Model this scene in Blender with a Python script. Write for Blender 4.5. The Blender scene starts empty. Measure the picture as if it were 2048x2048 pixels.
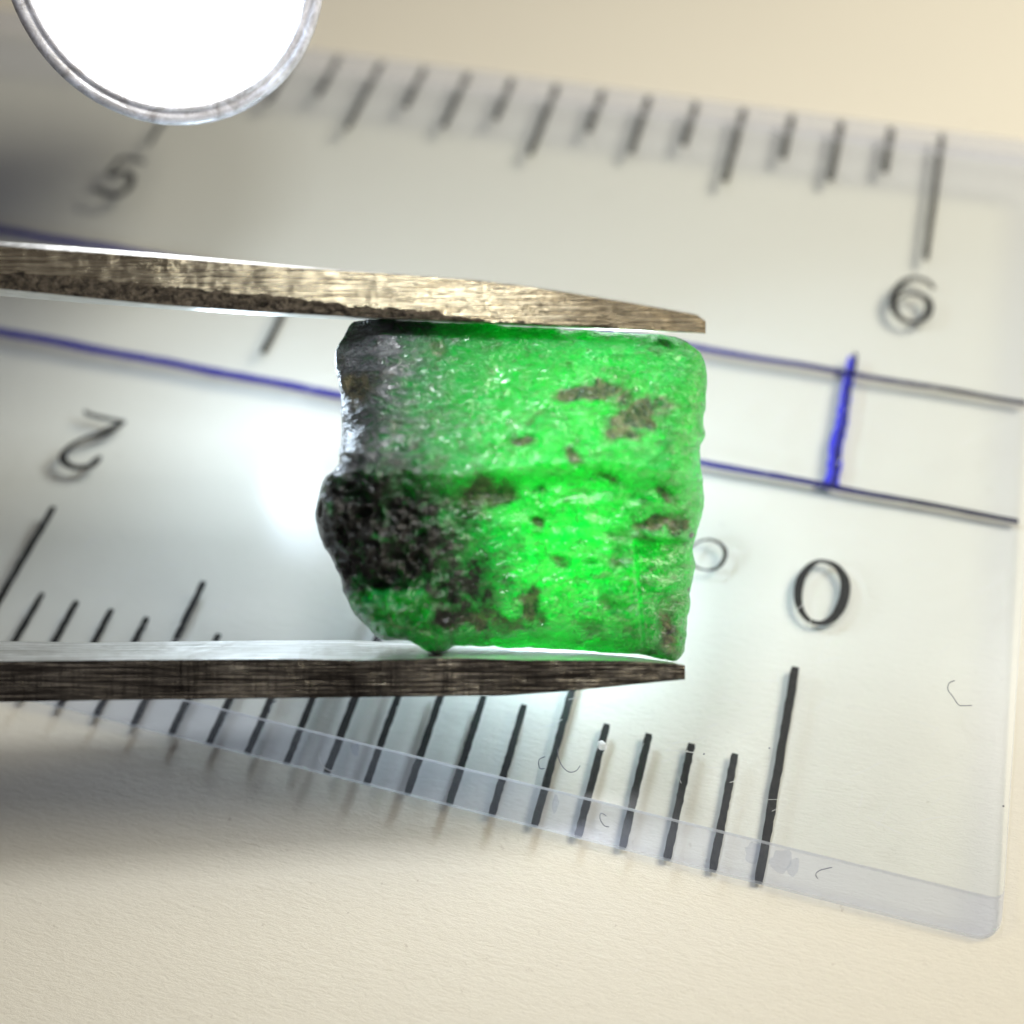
import bpy, bmesh, math, random
from mathutils import Vector, Matrix, noise
# 1 Blender unit = 1 millimetre
S = bpy.context.scene
S.unit_settings.system = 'METRIC'; S.unit_settings.scale_length = 0.001; S.unit_settings.length_unit = 'MILLIMETERS'
C = S.collection
rnd = random.Random(7)

# ------------------------------------------------------------------ camera
CAM = Vector((-1.38910, -8.98556, 26.79760))
ROT = Matrix(((0.9612673, -0.1928934, 0.1968687), (0.2695971, 0.8065353, -0.5261352), (-0.0572936, 0.5588318, 0.8272995)))
FPX = 1.2101 * 2048
cam = bpy.data.cameras.new('camera'); co = bpy.data.objects.new('camera', cam); C.objects.link(co)
co.matrix_world = Matrix.Translation(CAM) @ ROT.to_4x4()
cam.sensor_width = 36; cam.lens = 1.2101 * 36; cam.clip_start = 0.5; cam.clip_end = 2000
cam.dof.use_dof = True; cam.dof.focus_distance = 26.8; cam.dof.aperture_fstop = cam.lens * 1e-3 / 0.90
S.camera = co

# ------------------------------------------------------------------ world and lamps
W = bpy.data.worlds.new('World'); S.world = W; W.use_nodes = True
bg = W.node_tree.nodes['Background']; bg.inputs[0].default_value = (0.97, 0.92, 1.0, 1); bg.inputs[1].default_value = 0.10
def lamp(name, loc, power, col, size, kind='POINT'):
    l = bpy.data.lights.new(name, kind); l.energy = power; l.color = col
    if kind == 'AREA': l.size = size
    else: l.shadow_soft_size = size
    o = bpy.data.objects.new(name, l); C.objects.link(o); o.location = loc
    return o
def aim(o, p): o.rotation_euler = (Vector(p) - o.location).to_track_quat('-Z', 'Y').to_euler()
aim(lamp('overhead_lamp', (-7, 8.6, 22.5), 1600, (0.93, 0.965, 1.0), 3.2, 'AREA'), (-6.5, 6.5, 4))
aim(lamp('room_lamp', (38, 35, 56), 39000, (1.0, 0.93, 0.77), 34, 'AREA'), (-4, 6, 0))
lamp('low_lamp', (-14.8, 8.8, 4.2), 720, (0.70, 0.85, 1.0), 1.0)
lamp('added_under_fill', (-6.0, 6.0, 2.0), 820, (0.66, 0.84, 1.0), 0.7)  # unseen light added under the stone to brighten the ruler below the lower arm
_b = lamp('back_lamp', (-5.6, 10.9, 2.5), 1900, (0.88, 0.95, 1.0), 0.6, 'SPOT'); _b.data.spot_size = math.radians(125); _b.data.spot_blend = 0.6; aim(_b, (-6.4, 5.4, 5.4))
S.view_settings.view_transform = 'Standard'; S.view_settings.look = 'None'
S.view_settings.exposure = 0.42; S.view_settings.gamma = 1.0; S.view_settings.use_curve_mapping = False
cy = S.cycles
cy.use_denoising = True
try: cy.denoiser = 'OPENIMAGEDENOISE'
except Exception: pass
cy.max_bounces = 5; cy.diffuse_bounces = 3; cy.glossy_bounces = 3; cy.transparent_max_bounces = 14; cy.use_adaptive_sampling = True; cy.adaptive_threshold = 0.03; cy.sample_clamp_indirect = 6.0
cy.caustics_reflective = False; cy.caustics_refractive = False

# ------------------------------------------------------------------ helpers
def cs(x, y, d):                       # camera-space point of a photo position at depth d (mm)
    return Vector(((x - 1024) / FPX * d, -(y - 1024) / FPX * d, -d))
def frame_at(origin_cs):               # world matrix of a camera-parallel frame whose origin is that point
    return Matrix.Translation(CAM + ROT @ origin_cs) @ ROT.to_4x4()
def on_plane(x, y, z=0.0):
    d = ROT @ Vector(((x - 1024) / FPX, -(y - 1024) / FPX, -1))
    return CAM + d * ((z - CAM.z) / d.z)
def link(name, verts, faces, mats, parent=None, smooth=False, mi=None):
    me = bpy.data.meshes.new(name); me.from_pydata([tuple(v) for v in verts], [], faces); me.update()
    for m in (mats if isinstance(mats, (list, tuple)) else [mats]): me.materials.append(m)
    if mi: me.polygons.foreach_set('material_index', mi)
    if smooth: me.polygons.foreach_set('use_smooth', [True] * len(me.polygons))
    o = bpy.data.objects.new(name, me); C.objects.link(o)
    if parent: o.parent = parent
    return o
def empty(name, mat=None):
    o = bpy.data.objects.new(name, None); C.objects.link(o); o.empty_display_size = 1
    if mat is not None: o.matrix_world = mat
    return o
def tag(o, label=None, cat=None, group=None, kind=None):
    if label: o['label'] = label
    if cat: o['category'] = cat
    if group: o['group'] = group
    if kind: o['kind'] = kind
    return o
class NT:
    def __init__(s, name):
        s.m = bpy.data.materials.new(name); s.m.use_nodes = True; s.t = s.m.node_tree; s.t.nodes.clear()
        s.out = s.n('ShaderNodeOutputMaterial')
    def n(s, typ, ins=None, **kw):
        nd = s.t.nodes.new(typ)
        for k, v in kw.items(): setattr(nd, k, v)
        for k, v in (ins or {}).items():
            if isinstance(v, bpy.types.NodeSocket): s.t.links.new(v, nd.inputs[k])
            else: nd.inputs[k].default_value = v
        return nd
    def coord(s, scale=(1, 1, 1), rot=(0, 0, 0)):
        tc = s.n('ShaderNodeTexCoord')
        return s.n('ShaderNodeMapping', {'Vector': tc.outputs['Object'], 'Scale': scale, 'Rotation': rot}).outputs[0]
    def noise(s, vec, scale, detail=4, rough=0.6, dist=0.0, typ='FBM'):
        return s.n('ShaderNodeTexNoise', {'Vector': vec, 'Scale': scale, 'Detail': detail, 'Roughness': rough, 'Distortion': dist}, noise_type=typ).outputs[0]
    def ramp(s, fac, pts):
        r = s.n('ShaderNodeValToRGB', {'Fac': fac}); e = r.color_ramp.elements
        while len(e) < len(pts): e.new(0.5)
        for q, (p, c) in zip(e, pts):
            q.position = p; q.color = (c, c, c, 1) if not isinstance(c, tuple) else c + (1,)
        return r.outputs[0]
    def mix(s, f, a, b):
        m = s.n('ShaderNodeMix', data_type='RGBA')
        for i, v in ((0, f), (6, a), (7, b)):
            if isinstance(v, bpy.types.NodeSocket): s.t.links.new(v, m.inputs[i])
            else: m.inputs[i].default_value = v if i == 0 else (v + (1,) if len(v) == 3 else v)
        return m.outputs[2]
    def math(s, op, a, b=0.0, clamp=False):
        m = s.n('ShaderNodeMath', {0: a, 1: b}, operation=op, use_clamp=clamp); return m.outputs[0]
    def attr(s, name):
        return s.n('ShaderNodeAttribute', attribute_name=name).outputs['Fac']
    def bump(s, h, strength, dist, normal=None):
        ins = {'Height': h, 'Strength': strength, 'Distance': dist}
        if normal: ins['Normal'] = normal
        return s.n('ShaderNodeBump', ins).outputs[0]
    def done(s, shader):
        s.t.links.new(shader, s.out.inputs[0]); return s.m
    def mixs(s, f, a, b):
        return s.n('ShaderNodeMixShader', {0: f, 1: a, 2: b}).outputs[0]

# ------------------------------------------------------------------ materials
def m_paper():
    t = NT('paper'); v = t.coord()
    n1 = t.noise(v, 2.2, 6, 0.7); n2 = t.noise(t.coord((1, 3.2, 1), (0, 0, 0.5)), 5.0, 5, 0.7, 0.6); n3 = t.noise(v, 0.16, 3, 0.5)
    col = t.mix(n3, (0.83, 0.79, 0.67), (0.80, 0.76, 0.65))
    col = t.mix(t.ramp(n2, [(0.35, 0.0), (0.75, 0.30)]), col, (0.74, 0.69, 0.60))
    col = t.mix(t.math('MULTIPLY', t.ramp(t.noise(v, 3.1, 3, 0.6), [(0.70, 0.0), (0.76, 1.0)]), 0.45), col, (0.48, 0.42, 0.34))
    n5 = t.noise(t.coord((0.5, 4, 1), (0, 0, -0.7)), 2.0, 4, 0.7, 1.5)
    b = t.bump(n1, 0.22, 0.08, t.bump(n2, 0.20, 0.08, t.bump(n5, 0.14, 0.12)))
    p = t.n('ShaderNodeBsdfPrincipled', {'Base Color': col, 'Roughness': 0.9, 'Normal': b, 'Specular IOR Level': 0.15})
    return t.done(p.outputs[0])
def m_clear():
    t = NT('clear_acrylic')                      # plain on purpose: every shadow ray passes through it
    f = t.math('ADD', t.math('MULTIPLY', t.math('POWER', t.n('ShaderNodeLayerWeight', {'Blend': 0.5}).outputs['Facing'], 5.0), 0.9), 0.018)
    tr = t.n('ShaderNodeBsdfTransparent', {'Color': (0.962, 0.980, 1.0, 1)}).outputs[0]
    g = t.n('ShaderNodeBsdfGlossy', {'Color': (1, 1, 1, 1), 'Roughness': 0.22}).outputs[0]
    return t.done(t.mixs(f, tr, g))
def m_frost(name, fac, col, tint=(0.96, 0.97, 1.0)):
    t = NT(name)
    d = t.n('ShaderNodeBsdfDiffuse', {'Color': col + (1,)}).outputs[0]
    tl = t.n('ShaderNodeBsdfTranslucent', {'Color': col + (1,)}).outputs[0]
    body = t.mixs(0.5, d, tl)
    tr = t.n('ShaderNodeBsdfTransparent', {'Color': tint + (1,)}).outputs[0]
    return t.done(t.mixs(fac, tr, body))
def m_ink(name, c1, c2, alpha=1.0, sc=9.0):
    t = NT(name); v = t.coord(); n = t.noise(v, sc, 5, 0.7)
    col = t.mix(t.ramp(n, [(0.35, 0.0), (0.7, 1.0)]), c1, c2)
    p = t.n('ShaderNodeBsdfPrincipled', {'Base Color': col, 'Roughness': 0.6, 'Specular IOR Level': 0.3, 'Normal': t.bump(n, 0.5, 0.03)}).outputs[0]
    if alpha < 1:
        tr = t.n('ShaderNodeBsdfTransparent').outputs[0]
        p = t.mixs(t.math('MULTIPLY', t.ramp(n, [(0.25, 0.7), (0.6, 1.0)]), alpha), tr, p)
    return t.done(p)
def m_penblue():
    t = NT('blue_pen_ink'); v = t.coord(); n = t.noise(v, 7.0, 5, 0.75)
    sx = t.n('ShaderNodeSeparateXYZ', {0: v}).outputs[0]
    g = t.n('ShaderNodeMapRange', {'Value': t.math('ADD', sx, t.math('MULTIPLY', n, 3.0)), 'From Min': -2.5, 'From Max': 4.0}).outputs[0]
    col = t.mix(g, (0.012, 0.010, 0.24), (0.003, 0.003, 0.03))
    p = t.n('ShaderNodeBsdfPrincipled', {'Base Color': col, 'Roughness': 0.5}).outputs[0]
    tr = t.n('ShaderNodeBsdfTransparent', {'Color': (0.5, 0.5, 1, 1)}).outputs[0]
    return t.done(t.mixs(t.ramp(n, [(0.25, 0.8), (0.45, 1.0)]), tr, p))
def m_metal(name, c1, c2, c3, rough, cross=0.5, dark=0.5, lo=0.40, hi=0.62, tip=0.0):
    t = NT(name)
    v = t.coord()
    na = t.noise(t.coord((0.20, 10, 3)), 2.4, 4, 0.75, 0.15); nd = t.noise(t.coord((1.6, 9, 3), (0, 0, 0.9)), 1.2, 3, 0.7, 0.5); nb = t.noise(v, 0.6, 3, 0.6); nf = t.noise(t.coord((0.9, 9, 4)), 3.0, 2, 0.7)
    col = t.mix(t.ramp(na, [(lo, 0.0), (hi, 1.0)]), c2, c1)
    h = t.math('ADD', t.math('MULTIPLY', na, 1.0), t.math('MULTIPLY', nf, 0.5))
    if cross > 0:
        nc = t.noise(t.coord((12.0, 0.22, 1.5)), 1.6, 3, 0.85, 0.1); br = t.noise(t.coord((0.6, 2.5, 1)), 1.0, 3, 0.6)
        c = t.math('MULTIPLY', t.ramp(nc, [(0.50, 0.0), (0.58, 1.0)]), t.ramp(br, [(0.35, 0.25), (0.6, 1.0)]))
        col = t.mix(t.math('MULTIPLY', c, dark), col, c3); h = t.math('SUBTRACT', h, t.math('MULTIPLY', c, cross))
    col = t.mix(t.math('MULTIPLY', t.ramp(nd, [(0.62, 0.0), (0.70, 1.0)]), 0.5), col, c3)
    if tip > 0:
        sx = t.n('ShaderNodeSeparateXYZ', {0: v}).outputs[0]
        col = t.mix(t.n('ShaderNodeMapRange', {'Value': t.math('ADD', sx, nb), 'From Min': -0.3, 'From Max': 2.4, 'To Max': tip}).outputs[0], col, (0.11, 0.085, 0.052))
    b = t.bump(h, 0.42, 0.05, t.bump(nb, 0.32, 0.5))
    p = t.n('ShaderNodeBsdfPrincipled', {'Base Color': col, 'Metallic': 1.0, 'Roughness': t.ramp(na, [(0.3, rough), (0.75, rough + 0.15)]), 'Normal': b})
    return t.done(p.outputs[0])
def m_rough_dark():
    t = NT('shade_dark_ground_steel'); v = t.coord((1, 1.6, 1)); n = t.noise(v, 5.5, 6, 0.75, 1.0); n2 = t.noise(v, 13, 4, 0.7)
    col = t.mix(t.ramp(n, [(0.42, 0.0), (0.72, 1.0)]), (0.018, 0.015, 0.013), (0.30, 0.25, 0.19))
    p = t.n('ShaderNodeBsdfPrincipled', {'Base Color': col, 'Metallic': 0.85, 'Roughness': 0.45, 'Normal': t.bump(n2, 0.6, 0.08, t.bump(n, 1.0, 0.2))})
    return t.done(p.outputs[0])
def m_gem():
    t = NT('green_stone'); v = t.coord()
    dk = t.attr('matrix'); mi = t.attr('mica'); gr = t.attr('grey'); pt = t.attr('pit_contact_shade')
    vd = t.coord((1.0, 2.2, 1.0), (0, 0, -0.55)); vd2 = t.coord((1.0, 2.0, 1.0), (0, 0, -0.25))
    n1 = t.noise(v, 1.2, 6, 0.7, 0.8); n2 = t.noise(vd, 1.7, 3, 0.65, 1.8); n3 = t.noise(v, 3.8, 3.5, 0.7, 0.6); n4 = t.noise(vd2, 1.4, 6, 0.72, 1.2); n5 = t.noise(v, 2.6, 5, 0.7, 0.5)
    def crease(n, lo=0.0, hi=0.12):           # thin ridges where the noise crosses its middle
        a = t.math('ABSOLUTE', t.math('SUBTRACT', n, 0.5))
        return t.n('ShaderNodeMapRange', {'Value': a, 'From Min': lo, 'From Max': hi, 'To Min': 1.0, 'To Max': 0.0}, interpolation_type='SMOOTHSTEP').outputs[0]
    g = t.mix(t.ramp(n1, [(0.32, 0.0), (0.66, 1.0)]), (0.001, 0.84, 0.045), (0.005, 0.93, 0.17))
    g = t.mix(t.math('MULTIPLY', t.ramp(n4, [(0.48, 0.0), (0.66, 1.0)]), 0.9), g, (0.003, 0.30, 0.012))
    g = t.mix(t.math('MULTIPLY', t.ramp(n5, [(0.56, 0.0), (0.70, 1.0)]), 0.8), g, (0.006, 0.20, 0.012))
    g = t.mix(t.math('MULTIPLY', t.ramp(t.noise(v, 0.8, 4, 0.6), [(0.50, 0.0), (0.62, 1.0)]), 0.25), g, (0.05, 0.92, 0.14))
    br = t.mix(t.ramp(n3, [(0.38, 0.0), (0.68, 1.0)]), (0.004, 0.008, 0.002), (0.26, 0.23, 0.12))
    mk = t.mix(t.ramp(n3, [(0.45, 0.0), (0.75, 1.0)]), (0.0015, 0.002, 0.0015), (0.022, 0.018, 0.014))
    gy = t.mix(t.ramp(n2, [(0.35, 0.0), (0.7, 1.0)]), (0.030, 0.038, 0.042), (0.19, 0.21, 0.22))
    def soft(a, nz, lo, hi, amt):
        return t.n('ShaderNodeMapRange', {'Value': t.math('ADD', a, t.math('MULTIPLY', t.math('SUBTRACT', nz, 0.5), amt)), 'From Min': lo, 'From Max': hi}).outputs[0]
    fg = soft(gr, n2, 0.0, 0.9, 0.8); fm = soft(mi, n5, 0.05, 0.80, 1.6); fk = soft(dk, n5, 0.08, 0.95, 1.5)
    col = t.mix(fg, g, gy); col = t.mix(fm, col, br); col = t.mix(fk, col, mk); col = t.mix(pt, col, (0.004, 0.004, 0.004))
    op = t.math('MAXIMUM', t.math('MAXIMUM', t.math('MULTIPLY', fg, 0.9), t.math('MULTIPLY', fm, 0.85)), t.math('MAXIMUM', t.math('MULTIPLY', fk, 0.97), pt))
    ss = t.math('SUBTRACT', 1.0, op, True)
    h = t.math('ADD', t.math('MULTIPLY', crease(n2, 0, .08), 0.9), t.math('MULTIPLY', crease(n3, 0, .09), 0.5))
    h = t.math('ADD', h, t.math('ADD', t.math('MULTIPLY', n1, 0.7), t.math('MULTIPLY', n2, 0.6)))
    h = t.math('ADD', h, t.math('MULTIPLY', t.math('MULTIPLY', n3, fm), 1.6))
    b = t.bump(h, 0.85, 0.07)
    bg_ = t.bump(h, 0.38, 0.07)
    coat = {'Coat Weight': t.math('SUBTRACT', 1.0, t.math('MULTIPLY', fk, 0.3)), 'Coat Roughness': 0.10, 'Coat IOR': 1.55, 'Coat Normal': bg_}
    p = t.n('ShaderNodeBsdfPrincipled', {'Base Color': col, 'Subsurface Weight': ss, 'Subsurface Radius': (0.15, 2.4, 0.40), 'Subsurface Scale': 1.0,
        'Roughness': 0.35, 'IOR': 1.57, 'Specular IOR Level': 0.15, 'Normal': b, **coat}, subsurface_method='RANDOM_WALK').outputs[0]
    # clear crystal: rough refraction into the stone, where the lit back wall shows through
    rf = t.n('ShaderNodeBsdfRefraction', {'Color': t.mix(0.6, (0.008, 0.95, 0.17, 1), g), 'Roughness': 0.17, 'IOR': 1.45, 'Normal': b}).outputs[0]
    gl = t.n('ShaderNodeBsdfGlossy', {'Color': (1, 1, 1, 1), 'Roughness': 0.09, 'Normal': bg_}).outputs[0]
    fr = t.math('ADD', t.math('MULTIPLY', t.math('POWER', t.n('ShaderNodeLayerWeight', {'Blend': 0.5, 'Normal': b}).outputs['Facing'], 5.0), 0.9), 0.045)
    cl = t.mixs(fr, rf, gl)
    return t.done(t.mixs(t.math('MULTIPLY', ss, CLEAR), p, cl))
CLEAR = 0.72
def m_gem_back():
    t = NT('green_stone_back'); v = t.coord(); dk = t.attr('matrix')
    n1 = t.noise(v, 1.0, 5, 0.7, 0.8); n2 = t.noise(v, 2.6, 5, 0.75)
    g = t.mix(t.ramp(n1, [(0.36, 0.0), (0.62, 1.0)]), (0.001, 0.09, 0.010), (0.006, 0.48, 0.115))
    g = t.mix(t.math('MULTIPLY', t.ramp(n2, [(0.52, 0.0), (0.66, 1.0)]), 0.8), g, (0.004, 0.05, 0.004))
    tl = t.n('ShaderNodeBsdfTranslucent', {'Color': g}).outputs[0]
    df = t.n('ShaderNodeBsdfDiffuse', {'Color': t.mix(dk, g, (0.02, 0.018, 0.015))}).outputs[0]
    return t.done(t.mixs(t.math('ADD', 0.25, t.math('MULTIPLY', dk, 0.72)), tl, df))
def m_simple(name, col, rough=0.5, metal=0.0, sc=3.0, var=0.15, bump=0.15):
    t = NT(name); n = t.noise(t.coord(), sc, 5, 0.65)
    c = t.mix(n, tuple(max(0, q * (1 - var)) for q in col), tuple(min(1, q * (1 + var)) for q in col))
    p = t.n('ShaderNodeBsdfPrincipled', {'Base Color': c, 'Roughness': rough, 'Metallic': metal, 'Normal': t.bump(n, bump, 0.05)})
    return t.done(p.outputs[0])
def m_emit(name, col, s):
    t = NT(name); n = t.noise(t.coord(), 1.5, 3, 0.5)
    e = t.n('ShaderNodeEmission', {'Color': t.mix(n, col, (1, 1, 1)), 'Strength': s})
    return t.done(e.outputs[0])
M_PAPER = m_paper(); M_CLEAR = m_clear()
M_BEVEL = m_frost('bevel_cool_light_tint', 0.09, (0.90, 0.93, 1.0), (0.885, 0.905, 1.0)); M_HIGHLIGHT = m_frost('painted_edge_highlight', 0.55, (1.0, 1.0, 1.0)); M_EDGE = m_frost('frosted_edge', 0.40, (0.86, 0.89, 0.95))  # bluish bevel tint paints in cool light refracted through the slope
M_BLACK = m_ink('black_scale_ink', (0.010, 0.010, 0.009), (0.030, 0.027, 0.022))
M_OLIVE = m_ink('thin_black_scale_ink', (0.035, 0.034, 0.026), (0.07, 0.066, 0.05), 0.85)
M_PEN = m_penblue(); M_PENCORE = m_ink('dark_pen_ink', (0.008, 0.008, 0.06), (0.02, 0.02, 0.16), 0.8)
M_HALO = m_ink('spread_blue_ink', (0.03, 0.03, 0.75), (0.05, 0.05, 0.9), 0.75, 5)

# ------------------------------------------------------------------ paper
def ZP(x, y): return -0.045 + 0.011 * (x - 5) - 0.014 * y
n = 40; vs = []; fs = []
for j in range(n + 1):
    for i in range(n + 1):
        x = -160 + 320 * i / n; y = -110 + 320 * j / n
        vs.append((x, y, ZP(x, y) + 0.04 * noise.noise(Vector((x * 0.05, y * 0.05, 0)))-0.04))
for j in range(n):
    for i in range(n):
        a = j * (n + 1) + i; fs.append((a, a + 1, a + n + 2, a + n + 1))
tag(link('paper_sheet', vs, fs, M_PAPER, smooth=True), kind='structure', label='cream white paper sheet under the clear ruler')

# ------------------------------------------------------------------ ruler
ruler = tag(empty('ruler', Matrix.Identity(4)), 'clear plastic ruler with black scales and blue pen lines lying on paper', 'ruler')
HT = 0.9; YB = 0.97 - HT * 9.97 / 26.8; YT = 24.3 - HT * 33.3 / 26.8      # plate 0.9 mm thick, print on its underside (z = 0)
def loop(x0, x1, y0, y1, z, r, seg=8):
    pts = []
    for cx, cy_, a0 in ((x1 - r, y0 + r, -90), (x1 - r, y1 - r, 0), (x0 + r, y1 - r, 90), (x0 + r, y0 + r, 180)):
        for k in range(seg + 1):
            a = math.radians(a0 + 90 * k / seg); pts.append((cx + r * math.cos(a), cy_ + r * math.sin(a), z))
    return pts
loops = [loop(-150, 4.80, YB, YT, HT, 0.25), loop(-150.2, 4.98, 0.03, 25.34, 0.10, 0.55), loop(-150.2, 5.0, 0.0, 25.36, 0.0, 0.55)]
vs = sum(loops, []); N = len(loops[0]); fs = []
fs.append(tuple(range(N))); fs.append(tuple(reversed(range(2 * N, 3 * N))))
link('plate', vs, fs, M_CLEAR, ruler)
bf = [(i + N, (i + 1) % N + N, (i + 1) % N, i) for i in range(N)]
ef = [(i + 2 * N, (i + 1) % N + 2 * N, (i + 1) % N + N, i + N) for i in range(N)]
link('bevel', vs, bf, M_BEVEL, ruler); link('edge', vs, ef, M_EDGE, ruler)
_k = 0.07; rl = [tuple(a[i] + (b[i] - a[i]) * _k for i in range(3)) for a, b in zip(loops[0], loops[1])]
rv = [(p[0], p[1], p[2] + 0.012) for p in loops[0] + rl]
link('painted_edge_highlight', rv, [(i + N, (i + 1) % N + N, (i + 1) % N, i) for i in range(N)], M_HIGHLIGHT, ruler)  # white strip paints the bright highlight along the bevel's top edge
def ink_pt(x, y):
    # print sits just under the plate; close to the sloped edge it is a little offset
    return Vector((x, y, -0.016))
def ink_strip(name, pts, mat, jit=0.0, th=0.008, closed=False, lift=0.0):
    # pts: (x, y, half width) on the ruler top, turned into a thin raised ribbon
    n = len(pts); vs = []
    for i, (x, y, w) in enumerate(pts):
        a = pts[(i - 1) % n] if (i or closed) else pts[i]; b = pts[(i + 1) % n] if (i < n - 1 or closed) else pts[i]
        t = Vector((b[0] - a[0], b[1] - a[1], 0)); t.normalize(); nn = Vector((-t.y, t.x, 0))
        for s in (1, -1):
            ww = w * (1 + rnd.uniform(-jit, jit)); p = ink_pt(x + nn.x * ww * s, y + nn.y * ww * s); p.z += lift
            vs.append(p); vs.append(p + Vector((0, 0, th)))
    fs = []; m = n if closed else n - 1
    for i in range(m):
        a = 4 * i; b = 4 * ((i + 1) % n)
        fs += [(a + 1, a + 3, b + 3, b + 1), (a + 0, b + 0, b + 2, a + 2), (a, a + 1, b + 1, b), (a + 2, b + 2, b + 3, a + 3)]
    if not closed:
        e = 4 * (n - 1); fs += [(0, 2, 3, 1), (e, e + 1, e + 3, e + 2)]
    return link(name, vs, fs, mat, ruler)
def dense(pts, k=10, closed=False):
    out = []; n = len(pts); P = lambda i: pts[i % n] if closed else pts[min(max(i, 0), n - 1)]
    for i in range(n if closed else n - 1):
        for q in range(k):
            t = q / k; p0, p1, p2, p3 = P(i - 1), P(i), P(i + 1), P(i + 2)
            out.append(tuple(0.5 * (2 * b + (c - a) * t + (2 * a - 5 * b + 4 * c - d) * t * t + (3 * b - a - 3 * c + d) * t ** 3) for a, b, c, d in zip(p0, p1, p2, p3)))
    if not closed: out.append(tuple(pts[-1]))
    return out
def tick(x, y0, y1, w, mat, jit, lean=0.0):
    k = 26; pts = [(x + lean * (i / k), y0 + (y1 - y0) * i / k, w * (0.85 if i in (0, k) else 1)) for i in range(k + 1)]
    ink_strip('tick_mark', pts, mat, jit)
for k in range(0, 25):
    L = 5.36 if k % 10 == 0 else 4.16 if k % 5 == 0 else 2.84
    dx = 0.0 if k < 8 else (k - 8) * 0.009
    tick(-k + dx, 0.02, L, 0.100 if k % 10 == 0 else 0.088, M_BLACK, 0.12, 0.05 if k > 12 else 0)
for k in range(0, 18):
    L = 5.77 if k % 16 == 0 else 3.66 if k % 4 == 0 else 2.92 if k % 2 == 0 else 2.22
    tick(1.706 - k * 1.5875, 25.31, 25.33 - L, 0.09 if k % 16 == 0 else 0.115, M_BLACK if k % 16 == 0 else M_OLIVE, 0.12)
def glyph(label, pts, ox, oy, sc, mat, closed=False, thin=1.0):
    q = []
    for X, Y, w in pts:
        p = on_plane(ox + sc * X, oy + sc * Y); p2 = on_plane(ox + sc * X + 10, oy + sc * Y)
        q.append((p.x, p.y, 0.5 * w * sc * (p2 - p).length / 10 * thin))
    o = ink_strip('numeral', dense(q, 8, closed), mat, 0.015, closed=closed); o['label'] = label
    return o
glyph('black digit 0 of the centimetre scale', [(890,702,22),(960,727,34),(1003,790,48),(1008,860,52),(985,940,52),(940,1000,40),(880,1022,26),(820,1005,26),(778,950,36),(764,880,44),(777,800,46),(815,740,38),(850,712,28)], 1300, 850, .3872, M_BLACK, True)
glyph('small letter c of the unit mark, upside down', [(192,690,14),(205,640,12),(240,608,11),(280,593,13),(320,592,14),(360,610,18),(385,640,22),(388,675,22),(370,715,20),(340,740,14),(300,748,12),(250,738,12),(215,715,14)], 1300, 850, .3872, M_BLACK)
glyph('black digit 2 of the centimetre scale, upside down', [(410,893,14),(420,910,22),(470,925,24),(540,940,22),(600,948,14),(575,962,34),(530,988,44),(470,1012,34),(400,1034,26),(335,1072,30),(302,1112,36),(316,1150,36),(370,1170,30),(430,1164,32),(463,1138,40),(486,1114,18)], 0, 450, .4141, M_BLACK)
glyph('grey black digit 6 of the inch scale', [(1462,1098,26),(1430,1062,28),(1370,1044,32),(1310,1062,40),(1268,1110,46),(1252,1170,48),(1272,1230,44),(1320,1266,34),(1370,1272,30),(1420,1245,44),(1440,1195,50),(1425,1150,44),(1380,1127,28),(1320,1130,22),(1278,1152,20)], 1300, 150, .3882, M_BLACK, thin=.85)
glyph('blurred black digit 5 of the inch scale', [(800,895,34),(740,880,38),(672,872,34),(640,905,34),(600,952,34),(625,965,34),(675,945,40),(722,968,48),(715,1025,50),(665,1068,44),(590,1072,44),(522,1036,40)], 0, 0, .3623, M_BLACK, thin=.8)
def pen(y, x0, x1, w0, w1, mat, jit=0.08, th=0.006, lift=0.0, vert=False):
    k = 160 if not vert else 40; pts = []
    for i in range(k + 1):
        f = i / k; w = w0 + (w1 - w0) * f
        pts.append((x0 + (x1 - x0) * f, y + 0.012 * math.sin(i * 0.7), w) if not vert else (y + 0.02 * math.sin(i * .4), x0 + (x1 - x0) * f, w))
    return ink_strip('pen_line', pts, mat, jit, th, lift=lift)
pen(10.78, -60, 4.8, 0.24, 0.08, M_PEN); pen(14.72, -60, 4.8, 0.26, 0.08, M_PEN)
pen(0.10, 10.8, 15.35, 0.20, 0.13, M_HALO, 0.15, vert=True)
pen(0.16, 10.75, 15.5, 0.07, 0.06, M_PENCORE, 0.4, 0.006, 0.010, vert=True)
ink_strip('pen_line', [(-16.34, 11.75 + 2.6 * i / 20, 0.10) for i in range(21)], M_BLACK, 0.1)
def smudge(x, y, rx, ry, n=22):
    vs = [(x, y, HT * max(0.0, min(1.0, y / YB)) + 0.012)]
    for k in range(n):
        a = 2 * math.pi * k / n; r = 1 + 0.45 * noise.noise(Vector((math.cos(a) * 1.7 + x, math.sin(a) * 1.7, 1)))
        py_ = y + ry * r * math.sin(a); vs.append((x + rx * r * math.cos(a), py_, HT * max(0.0, min(1.0, py_ / YB)) + 0.012))
    link('ink_smudge', vs, [(0, 1 + k, 1 + (k + 1) % n) for k in range(n)], M_SMUDGE, ruler)
M_SMUDGE = m_frost('blue_grey_smear', 0.12, (0.10, 0.10, 0.28))
smudge(-0.25, 0.42, 0.16, 0.16); smudge(0.35, 0.40, 0.22, 0.17); smudge(0.62, 0.36, 0.12, 0.13); smudge(-4.6, 0.42, 0.07, 0.14); smudge(-9.3, 0.5, 0.10, 0.10)
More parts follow.
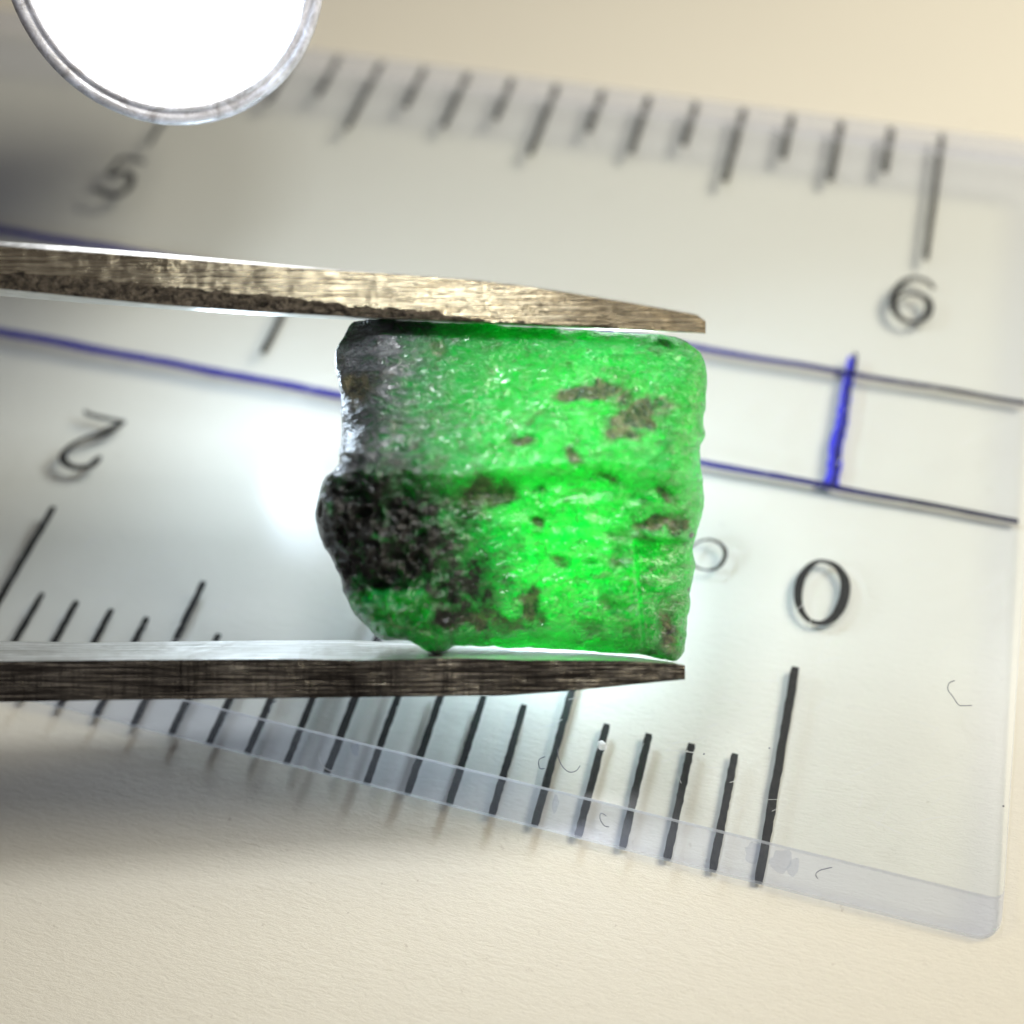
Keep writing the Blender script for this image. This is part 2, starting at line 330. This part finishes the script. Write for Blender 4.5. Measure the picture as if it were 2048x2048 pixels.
# fine scratches on the plastic
sv = []; sf = []
for i in range(260):
    if i < 140: x = rnd.uniform(-20, 4); y = rnd.uniform(1.0, 4.2); L = rnd.uniform(0.15, 0.9)
    else: x = rnd.uniform(-16, 4.5); y = rnd.uniform(4, 14); L = rnd.uniform(0.3, 1.8)
    a = rnd.gauss(0.7, 0.5); w = rnd.uniform(0.004, 0.010); c = rnd.uniform(-.25, .25)
    prev = None
    for q in range(5):
        f = q / 4; px_ = x + L * f * math.cos(a + c * f); py_ = y + L * f * math.sin(a + c * f)
        p = Vector((px_, py_, HT + 0.004)) if py_ > YB + .2 else Vector((px_, YB + .2, HT + .004)); nn = Vector((-math.sin(a), math.cos(a), 0)) * w
        sv += [p + nn, p - nn]; b = len(sv) - 2
        if prev is not None: sf.append((prev, prev + 1, b + 1, b))
        prev = b
M_SCR = m_frost('scratch_white', 0.75, (0.95, 0.95, 0.93))
tag(link('scratches', sv, sf, M_SCR, ruler), 'fine pale scratches in the clear plastic', kind='stuff')

# ------------------------------------------------------------------ stone
D0 = 25.9
O_G = cs(1010, 955, D0)
gem = link('emerald_crystal', [], [], [m_gem(), m_gem_back()])
outl = [(235,110),(300,90),(380,86),(520,98),(700,105),(900,115),(1100,128),(1300,140),(1500,150),(1650,160),(1740,180),(1800,225),(1835,280),(1850,340),(1845,420),(1838,500),(1830,560),(1832,620),(1815,680),(1812,750),(1825,820),(1830,880),(1825,950),(1812,1020),(1795,1080),(1785,1150),(1795,1200),(1785,1260),(1772,1330),(1775,1380),(1760,1450),(1755,1530),(1740,1600),(1710,1637),(1650,1635),(1560,1615),(1400,1605),(1250,1590),(1100,1580),(950,1580),(800,1572),(710,1574),(670,1592),(620,1612),(570,1590),(530,1562),(480,1545),(360,1535),(310,1480),(250,1420),(210,1330),(180,1240),(150,1170),(120,1120),(95,1060),(82,990),(90,920),(105,860),(120,810),(160,780),(185,730),(190,640),(190,540),(185,450),(175,370),(162,300),(165,230),(195,170)]
def to_loc(X, Y, d=D0):
    return cs(600 + .44 * X, 600 + .44 * Y, d) - O_G
B = [to_loc(*p) for p in outl]
NA = 640; NR = 150
cum = [0]
for i in range(len(B)): cum.append(cum[-1] + (B[(i + 1) % len(B)] - B[i]).length)
def bpt(s):
    s = s % cum[-1]; i = max(k for k in range(len(B)) if cum[k] <= s); f = (s - cum[i]) / (cum[i + 1] - cum[i])
    P = [B[(i + k) % len(B)] for k in (-1, 0, 1, 2)]; a, b, c, d = P
    return 0.5 * (2 * b + (c - a) * f + (2 * a - 5 * b + 4 * c - d) * f * f + (3 * b - a - 3 * c + d) * f ** 3)
bound = [bpt(cum[-1] * i / NA) for i in range(NA)]
for i, p in enumerate(bound):
    r = p.normalized(); bound[i] = p + r * (0.035 * noise.fractal(p * 2.6, 1.0, 2.0, 4))
def smooth(a, b, x):
    t = min(1, max(0, (x - a) / (b - a))); return t * t * (3 - 2 * t)
RID = to_loc(1000, 775).y
def front(x, y, r):
    e = (1 - r ** 9) ** 0.5
    lx = smooth(-3.9, -1.5, x)
    ridge = RID + 0.12 * math.sin(x * 1.1)
    if y > ridge: z = 1.75 - 0.42 * (y - ridge)
    else: z = 1.75 - 0.16 * (ridge - y) - 0.22 * smooth(0, 0.5, ridge - y)
    # lumpy lower left
    b = smooth(-0.6, -2.6, x) * smooth(0.6, -0.6, y); z += b * (0.25 + 0.35 * noise.noise(Vector((x * 0.9, y * 0.9, 3))))
    z -= 0.55 * smooth(-2.3, -3.6, x) * smooth(0.3, 1.0, y)
    # step down to the end face at right bottom
    z -= 0.35 * smooth(2.35, 2.5, x + 0.12 * y) * smooth(-1.2, -1.4, y)
    return z * e
def rough(x, y, side):
    p = Vector((x, y, side * 7))
    q = Vector((x * 0.55 + y * 0.5, (y - 0.45 * x) * 1.5, side * 5))
    a = 0.06 * (1 - abs(noise.noise(q * 1.7))) + 0.026 * (1 - abs(noise.noise(q * 3.8))) + 0.009 * (1 - abs(noise.noise(q * 9)))
    lm = smooth(-0.4, -2.2, x) * smooth(0.9, 0.0, y)
    a += lm * (0.22 * noise.noise(p * 1.9) + 0.15 * (1 - 2 * abs(noise.noise(p * 3.4))) + 0.075 * (1 - 2 * abs(noise.noise(p * 7))))
    return a - 0.06
PAT = [  # dark mica patches: X, Y (outline units), rx, ry, angle, strength
 (1215,440,95,45,-10,1),(1320,430,120,60,-10,1),(1440,470,70,50,0,.7),(1500,550,150,80,-20,1),(1440,640,110,45,-10,.9),(1620,520,90,50,-25,.8),(1640,215,50,22,10,.8),(1010,660,55,35,-30,.8),(1060,545,70,25,-15,.55),(1215,735,65,32,10,.75),(640,240,50,40,0,.5),
 (290,420,100,75,-10,.9),(1360,815,70,18,0,.7),(1580,1010,130,42,-18,1),(1680,1030,90,50,0,.9),(1480,1080,90,40,10,.6),(1450,1150,50,55,0,.6),(1660,1500,85,120,10,.75),(1680,1360,60,60,0,.6),(1040,1370,50,95,0,.95),(1075,995,45,32,0,.95),(1075,885,45,30,0,.7),(840,890,150,80,-15,.95),(780,1440,150,60,10,.95),(930,1440,120,40,20,.7),(1390,1350,70,30,20,.6),(1165,1180,28,40,0,.7),(1285,1195,45,20,0,.6),(1105,1430,35,40,0,.6),(1640,905,60,30,20,.6),(1310,1460,60,30,25,.5),(1480,1380,60,25,15,.4),(1560,1590,120,25,5,.5)]
PIT_CONTACT_SHADE = [(625,1600,60,26),(1755,1067,20,14),(1690,1058,12,9),(1665,1062,8,6),(1517,1303,7,7),(1527,1332,8,7),(1757,1310,8,12),(1435,758,16,4),(1140,805,22,4),(1665,1500,20,16),(1725,1530,10,8)]  # dark pits; first ellipse paints the contact shadow where the lower arm touches
def masks(x, y, z, fr):
    X = (x + O_G.x) / -O_G.z * 1.0; # back to outline units at the silhouette depth
    X = ((x + O_G.x) / D0 * FPX + 1024 - 600) / .44; Y = (1024 - (y + O_G.y) / D0 * FPX - 600) / .44
    w = Vector((X * .006, Y * .006, 0)); dx = 55 * noise.noise(w) + 28 * noise.noise(w * 2.7); dy = 45 * noise.noise(w + Vector((9, 4, 2))) + 24 * noise.noise(w * 2.7 + Vector((3, 1, 0)))
    X += dx; Y += dy
    if not fr:
        return smooth(800, 480, X) * smooth(1460, 1280, Y), 0.0, 0.0, 0.0
    # dark matrix: lower left
    d = 1 - smooth(0.45, 1.5, math.hypot((X - 330) / 560, (Y - 1130) / 380))
    d = max(d, .95 * (1 - smooth(0.5, 1.35, math.hypot((X - 620) / 330, (Y - 1290) / 230))))
    gl = (1 - smooth(0.7, 1.15, math.hypot((X - 400) / 230, (Y - 1470) / 190)))          # clear green toe
    d *= 1 - gl
    # grey upper left
    g = smooth(1130, 200, X + 0.12 * Y - 40) * smooth(1050, 760, Y)
    m = 0.0
    for px_, py_, rx, ry, an, st in PAT:
        if abs(X - px_) > rx * 2 or abs(Y - py_) > rx * 2: continue
        a = math.radians(an); ux = (X - px_) * math.cos(a) + (Y - py_) * math.sin(a); uy = -(X - px_) * math.sin(a) + (Y - py_) * math.cos(a)
        m = max(m, st * (1 - smooth(0.35, 1.35, math.hypot(ux / rx, uy / ry))))
    pt = 0.0; X -= dx; Y -= dy
    for px_, py_, rx, ry in PIT_CONTACT_SHADE:
        if abs(X - px_) < 80 and abs(Y - py_) < 40: pt = max(pt, 1 - smooth(0.6, 1.2, math.hypot((X - px_) / rx, (Y - py_) / ry)))
    return d, m, g, pt
vs = []; AT = []
rs = [1 - (1 - i / NR) ** 1.6 for i in range(NR + 1)]      # 0 .. 1
for fr in (True, False):
    rr = rs if fr else rs[:-1]
    vs.append(None); AT.append(None); base = len(vs)
    for r in ([rr[0]] + rr[1:]):
        if r == 0:
            p = Vector((0, 0, 0)); z = front(0, 0, 0) if fr else -1.9
            vs[base - 1] = Vector((0, 0, z)); AT[base - 1] = masks(0, 0, 0, fr); continue
        for b in bound:
            x, y = b.x * r, b.y * r
            e = (1 - r ** 9) ** 0.5
            if fr: z = front(x, y, r) - 0.10 * masks(x, y, 0, True)[1] * e + rough(x, y, 1) * (0.25 + 0.75 * min(1, e * 1.4))
            else: z = -1.9 * (1 - r ** 7) ** 0.5 + rough(x, y, -1) * 0.8
            vs.append(Vector((x, y, z))); AT.append(masks(x, y, z, fr))
fs = []
off_b = 1 + NR * NA
for i in range(NA):
    j = (i + 1) % NA
    fs.append((0, 1 + j, 1 + i)[::-1]); fs.append((off_b, off_b + 1 + j, off_b + 1 + i))
    for k in range(NR - 1):
        a, b = 1 + k * NA, 1 + (k + 1) * NA; fs.append((a + i, b + i, b + j, a + j)[::-1])
    for k in range(NR - 2):
        a, b = off_b + 1 + k * NA, off_b + 1 + (k + 1) * NA; fs.append((a + i, a + j, b + j, b + i)[::-1])
    a, b = 1 + (NR - 1) * NA, off_b + 1 + (NR - 2) * NA
    fs.append((a + i, a + j, b + j, b + i))
me = gem.data; me.from_pydata([tuple(v) for v in vs], [], fs)
bm = bmesh.new(); bm.from_mesh(me); bmesh.ops.recalc_face_normals(bm, faces=bm.faces); bm.to_mesh(me); bm.free()
for k, nm in enumerate(('matrix', 'mica', 'grey', 'pit_contact_shade')):
    at = me.attributes.new(nm, 'FLOAT', 'POINT'); at.data.foreach_set('value', [a[k] for a in AT])
me.polygons.foreach_set('use_smooth', [True] * len(me.polygons))
me.polygons.foreach_set('material_index', [1 if min(p.vertices) >= off_b else 0 for p in me.polygons]); me.update()
gem.matrix_world = frame_at(O_G)
tag(gem, 'rough green emerald crystal with dark rocky left end gripped by the tweezers', 'gemstone')

# ------------------------------------------------------------------ tweezers
M_GOLD = m_metal('brushed_warm_steel', (0.74, 0.65, 0.45), (0.27, 0.215, 0.13), (0.08, 0.065, 0.05), 0.20, tip=0.88, cross=0.0)
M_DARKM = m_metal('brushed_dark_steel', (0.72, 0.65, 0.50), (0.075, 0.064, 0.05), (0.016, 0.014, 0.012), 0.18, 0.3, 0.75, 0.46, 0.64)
M_PALE = m_metal('pale_inner_steel', (0.90, 0.91, 0.90), (0.62, 0.63, 0.60), (0.40, 0.40, 0.36), 0.38, 0.0)
M_RUFF = m_rough_dark()
DT = 25.1
O_T = cs(1010, 955, DT)
tw = tag(empty('tweezers', frame_at(O_T)), 'brushed steel tweezers with two pointed arms clamping the green stone', 'tweezers')
def lerp_curve(pts, x):
    if x <= pts[0][0]:
        (x0, y0), (x1, y1) = pts[0], pts[1]; return y0 + (y1 - y0) / (x1 - x0) * (x - x0)
    for (x0, y0), (x1, y1) in zip(pts, pts[1:]):
        if x <= x1: return y0 + (y1 - y0) * (x - x0) / (x1 - x0)
    return pts[-1][1]
def arm(xs, curves, mats, name='arm'):
    # curves: list round the cross-section of (edge polyline in photo px, depth function of x); mats: material index per side
    n = len(curves); vs = []; fs = []; mi = []
    for x in xs:
        for c, dep in curves: vs.append(cs(x, lerp_curve(c, x) if isinstance(c, list) else c(x), dep(x)) - O_T)
    for i in range(len(xs) - 1):
        for k in range(n):
            a = i * n + k; b = i * n + (k + 1) % n
            fs.append((a, b, b + n, a + n)); mi.append(mats[1][k])
    fs.append(tuple(range(n))); mi.append(mats[1][0]); e = (len(xs) - 1) * n; fs.append(tuple(reversed(range(e, e + n)))); mi.append(mats[1][0])
    o = link(name, vs, fs, mats[0], tw, mi=mi)
    bm = bmesh.new(); bm.from_mesh(o.data); bmesh.ops.recalc_face_normals(bm, faces=bm.faces); bm.to_mesh(o.data); bm.free()
    return o
s = 1.06
U_top = [(0,482),(212,498),(424,516),(636,535),(784,546),(954,559),(1060,572),(1166,588),(1272,606),(1357,621),(1394,628),(1410,640)]
U_bot = [(0,577),(166,594),(331,610),(497,622),(704,633),(800,637),(900,642),(1060,650),(1166,654),(1325,662),(1411,667)]
U_in  = [(0,592),(166,606),(331,618),(497,630),(720,641),(900,648),(1060,655),(1166,659),(1325,664),(1411,668)]
hi = lambda x: 10.0 * max(0.25, min(1, (1000 - x) / 900))
wd = lambda x: DT + (2.2 if x < 900 else 2.2 - 1.3 * (x - 900) / 511)
xs_u = [-3400, -1800, -700, -300] + [i * 24 for i in range(-4, 58)] + [1385, 1394, 1402, 1408, 1411]
Ut = lambda x: lerp_curve(U_top, x)
a1 = arm(xs_u, [(lambda x: Ut(x) + hi(x), lambda x: DT), (U_bot, lambda x: DT), (U_in, wd), (lambda x: Ut(x) + 2, wd), (Ut, lambda x: DT + 0.25)],
    ([M_GOLD, M_PALE], [0, 1, 0, 1, 1]))
a1['label'] = 'upper tweezer arm with warm brushed side and bright top edge'
# rough ground strip along the lower edge of the upper arm, ragged upper border; dark colour carries its downward-facing shade
R_top = [(0,543),(104,550),(207,560),(311,570),(414,580),(497,589),(580,593),(704,612),(790,617),(860,622),(960,640),(1060,646),(1240,656)]
vs = []; fs = []
xs = [-900, -300] + [i * 3 for i in range(0, 414)]
for i, x in enumerate(xs):
    yt = lerp_curve(R_top, x) + 6 * noise.fractal(Vector((x * 0.035, 0, 0)), 1, 2, 4) + 3 * noise.noise(Vector((x * .2, 1, 0)))
    yb = lerp_curve(U_bot, x); yt = min(yt, yb - 2)
    dj = 0.02 * noise.noise(Vector((x * .15, 4, 0)))
    for y, d in ((yt, DT + 0.01), (yt, DT - 0.012), ((yt + yb) / 2, DT - 0.05 + dj), (yb + 0.6, DT - 0.015), (yb + 0.6, DT + 0.02)): vs.append(cs(x, y, d) - O_T)
    if i:
        a = (i - 1) * 5; b = i * 5
        for k in range(4): fs.append((a + k, a + k + 1, b + k + 1, b + k))
o = link('ground_edge', vs, fs, M_RUFF, tw); o['label'] = 'rough ground strip along the upper arm, shade painted dark'
L_top = [(0,1323),(186,1321),(420,1319),(600,1318),(732,1321),(908,1316),(1040,1320),(1172,1321),(1260,1322),(1348,1327),(1370,1331)]
L_bot = [(0,1404),(233,1400),(420,1398),(600,1396),(908,1392),(1000,1392),(1128,1383),(1238,1372),(1326,1363),(1370,1359)]
L_in  = [(0,1282),(186,1285),(420,1282),(700,1280),(908,1292),(1084,1299),(1172,1306),(1260,1313),(1348,1325),(1370,1330)]
wl = lambda x: DT + (2.4 if x < 800 else 2.4 - 1.5 * (x - 800) / 570)
xs_l = [-3400, -1800, -700, -300] + [i * 24 for i in range(-4, 57)] + [1352, 1362, 1370]
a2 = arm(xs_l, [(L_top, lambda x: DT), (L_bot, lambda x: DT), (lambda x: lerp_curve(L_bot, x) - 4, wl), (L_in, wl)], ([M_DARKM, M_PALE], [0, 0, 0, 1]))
a2['label'] = 'lower tweezer arm with dark scratched side and pale inner face'

# ------------------------------------------------------------------ torch
DL = 27.0; BL = 5.5
_c = cs(335, -74, DL); _z = (ROT @ -_c).normalized(); _x = Vector((0, 0, 1)).cross(_z).normalized(); _y = _z.cross(_x)
tor = tag(empty('led_torch', Matrix.Translation(CAM + ROT @ _c) @ Matrix((_x, _y, _z)).transposed().to_4x4()), 'small round LED torch with glowing white lens and clear plastic rim', 'torch')
RO = 315 / FPX * DL; RI = 274 / FPX * DL
def lathe(name, prof, mat, seg=96, smooth_=True):
    vs = []; fs = []
    for k in range(seg):
        a = 2 * math.pi * k / seg
        for r, z in prof: vs.append((r * math.cos(a), r * math.sin(a), z))
    n = len(prof)
    for k in range(seg):
        j = (k + 1) % seg
        for i in range(n - 1): fs.append((k * n + i, j * n + i, j * n + i + 1, k * n + i + 1))
    return link(name, vs, fs, mat, tor, smooth=smooth_)
def m_rim():
    t = NT('clear_rim_plastic'); v = t.coord()
    n = t.noise(v, 2.2, 5, 0.7, 0.8)
    b = t.bump(n, 0.3, 0.10)
    p = t.n('ShaderNodeBsdfPrincipled', {'Base Color': t.mix(t.ramp(n, [(0.35, 0.0), (0.7, 1.0)]), (0.34, 0.32, 0.32), (0.78, 0.78, 0.83)), 'Roughness': 0.22, 'Normal': b, 'Subsurface Weight': 0.6, 'Subsurface Radius': (0.5, 0.5, 0.55), 'Coat Weight': 0.6})
    return t.done(p.outputs[0])
M_RIM = m_rim(); M_LENS = m_emit('torch_lens_light', (0.93, 0.96, 1.0), 9.0); M_BODY = m_simple('torch_body', (0.10, 0.085, 0.08), 0.45, 0.3)
lathe('lens', [(0.001, -0.05), (RI * .5, -0.06), (RI * .9, -0.16), (RI - 0.01, -0.32)], M_LENS)
lathe('rim', [(RI - .01, -0.3), (RI - .005, 0.0), (RI + .05, 0.05), (RI + .12, 0.02), (RI + .15, -0.03), (RI + .20, 0.03), (RI + .28, 0.05), (RI + .36, 0.02),  (RO - .02, -0.08), (RO, -0.25), (RO, -1.3), (RO - .15, -1.45), (RI, -1.45)], M_RIM)
lathe('body', [(RI + .12, -1.3), (RI + .12, -4.0), (RI - .25, -4.6), (RI - .35, -10.6), (RI - .6, -11.0), (0.001, -11.0)], M_BODY)

_t = lamp('torch_light', (tor.matrix_world @ Vector((0.3, -0.6, 0.9))), 4000, (0.60, 0.80, 1.0), 1.2, 'SPOT'); _t.data.spot_size = math.radians(52); _t.data.spot_blend = 0.9; aim(_t, (0.5, 12.0, 0))

# ------------------------------------------------------------------ lint and specks
M_LINT = m_simple('lint_grey', (0.22, 0.22, 0.24), 0.8); M_LINTW = m_simple('lint_pale', (0.75, 0.75, 0.72), 0.6); M_LINTB = m_simple('lint_brown', (0.16, 0.10, 0.08), 0.8)
def tube(name, pts, r, mat, label, z=0.03, group=None):
    P = [Vector(p) for p in dense([tuple(p) for p in pts], 8)]; seg = 5; vs = []; fs = []
    for i, p in enumerate(P):
        t = (P[min(i + 1, len(P) - 1)] - P[max(i - 1, 0)]).normalized(); u = t.cross(Vector((0, 0, 1)));
        if u.length < 1e-4: u = Vector((1, 0, 0))
        u.normalize(); w = u.cross(t)
        for k in range(seg):
            a = 2 * math.pi * k / seg; vs.append(p + r * (math.cos(a) * u + math.sin(a) * w))
    for i in range(len(P) - 1):
        for k in range(seg): a = i * seg + k; b = i * seg + (k + 1) % seg; fs.append((a, b, b + seg, a + seg))
    return tag(link(name, vs, fs, mat, smooth=True), label, 'fibre', group)
def lint(px_pts, r, mat, label, z=0.03):
    pts = []
    for x, y in px_pts:
        z_ = z + (HT if z > 0 else 1.55 if z == -1.0 else 0); p = on_plane(x, y, z_); p.z = z_ + rnd.uniform(0, 0.05); pts.append(p)
    return tube('lint_fibre', pts, r, mat, label)
c8 = lambda X, Y: (900 + .5942 * X, 1300 + .5942 * Y)
c7 = lambda X, Y: (.4658 * X, 1000 + .4658 * Y)
lint([c8(*q) for q in ((1698,105),(1680,112),(1676,135),(1692,160),(1712,185),(1730,190),(1755,188))], .011, M_LINT, 'curled grey hair lying right of the digit 0 long mark')
lint([c8(*q) for q in ((362,335),(366,365),(380,395),(402,412),(425,408),(438,390))], .011, M_LINT, 'dark hooked hair beside the fifth millimetre mark')
lint([c8(*q) for q in ((320,360),(300,372),(302,398),(318,402))], .011, M_LINT, 'short dark hair crossing the fifth millimetre mark')
lint([c8(*q) for q in ((526,560),(508,552),(506,572),(520,592),(535,597))], .011, M_LINT, 'small curled hair on the sloped edge between millimetre marks', 0.0)
lint([c8(*q) for q in ((1285,733),(1245,742),(1230,758),(1238,772))], .011, M_LINT, 'thin grey hair on the lavender sloped edge right of zero', -1.0)
lint([c8(*q) for q in ((35,1078),(45,1062),(70,1052))], .016, M_LINTB, 'tiny brown fibre on the bare paper below the ruler', -0.30)
lint([c7(*q) for q in ((1372,1085),(1370,1110),(1388,1145),(1420,1165),(1445,1160)) ], .012, M_LINTW, 'pale curled hair on the sloped edge near the tenth millimetre mark', -1.0)
lint([c7(*q) for q in ((1188,865),(1165,880),(1155,915)) ], .012, M_LINT, 'faint hair just below the lower tweezer arm')
# clear crumb on the fourth millimetre mark and dust specks
def crumb(x, y, r, mat, label, name='dust_speck', z=0.05):
    bm = bmesh.new(); bmesh.ops.create_icosphere(bm, subdivisions=2, radius=r)
    for v in bm.verts: v.co *= 1 + 0.45 * noise.noise(v.co * 3 / r + Vector((x, y, 0))); v.co.z *= 0.6
    me = bpy.data.meshes.new(name); bm.to_mesh(me); bm.free(); me.materials.append(mat)
    o = bpy.data.objects.new(name, me); C.objects.link(o); z += HT; p = on_plane(x, y, z); o.location = (p.x, p.y, z)
    return tag(o, label, 'speck')
crumb(*c8(510, 322), .11, M_SCR, 'clear glassy crumb on the fourth millimetre mark', 'plastic_crumb', 0.07)
crumb(*c8(855, 350), .022, M_LINT, 'black dust speck between the second and third marks', z=.02)
crumb(*c8(1863, 525), .022, M_LINT, 'dark dust speck near the right edge of the ruler', z=.02)
crumb(*c8(1075, 330), .02, M_LINT, 'grey dust speck left of the long zero mark', z=.02)
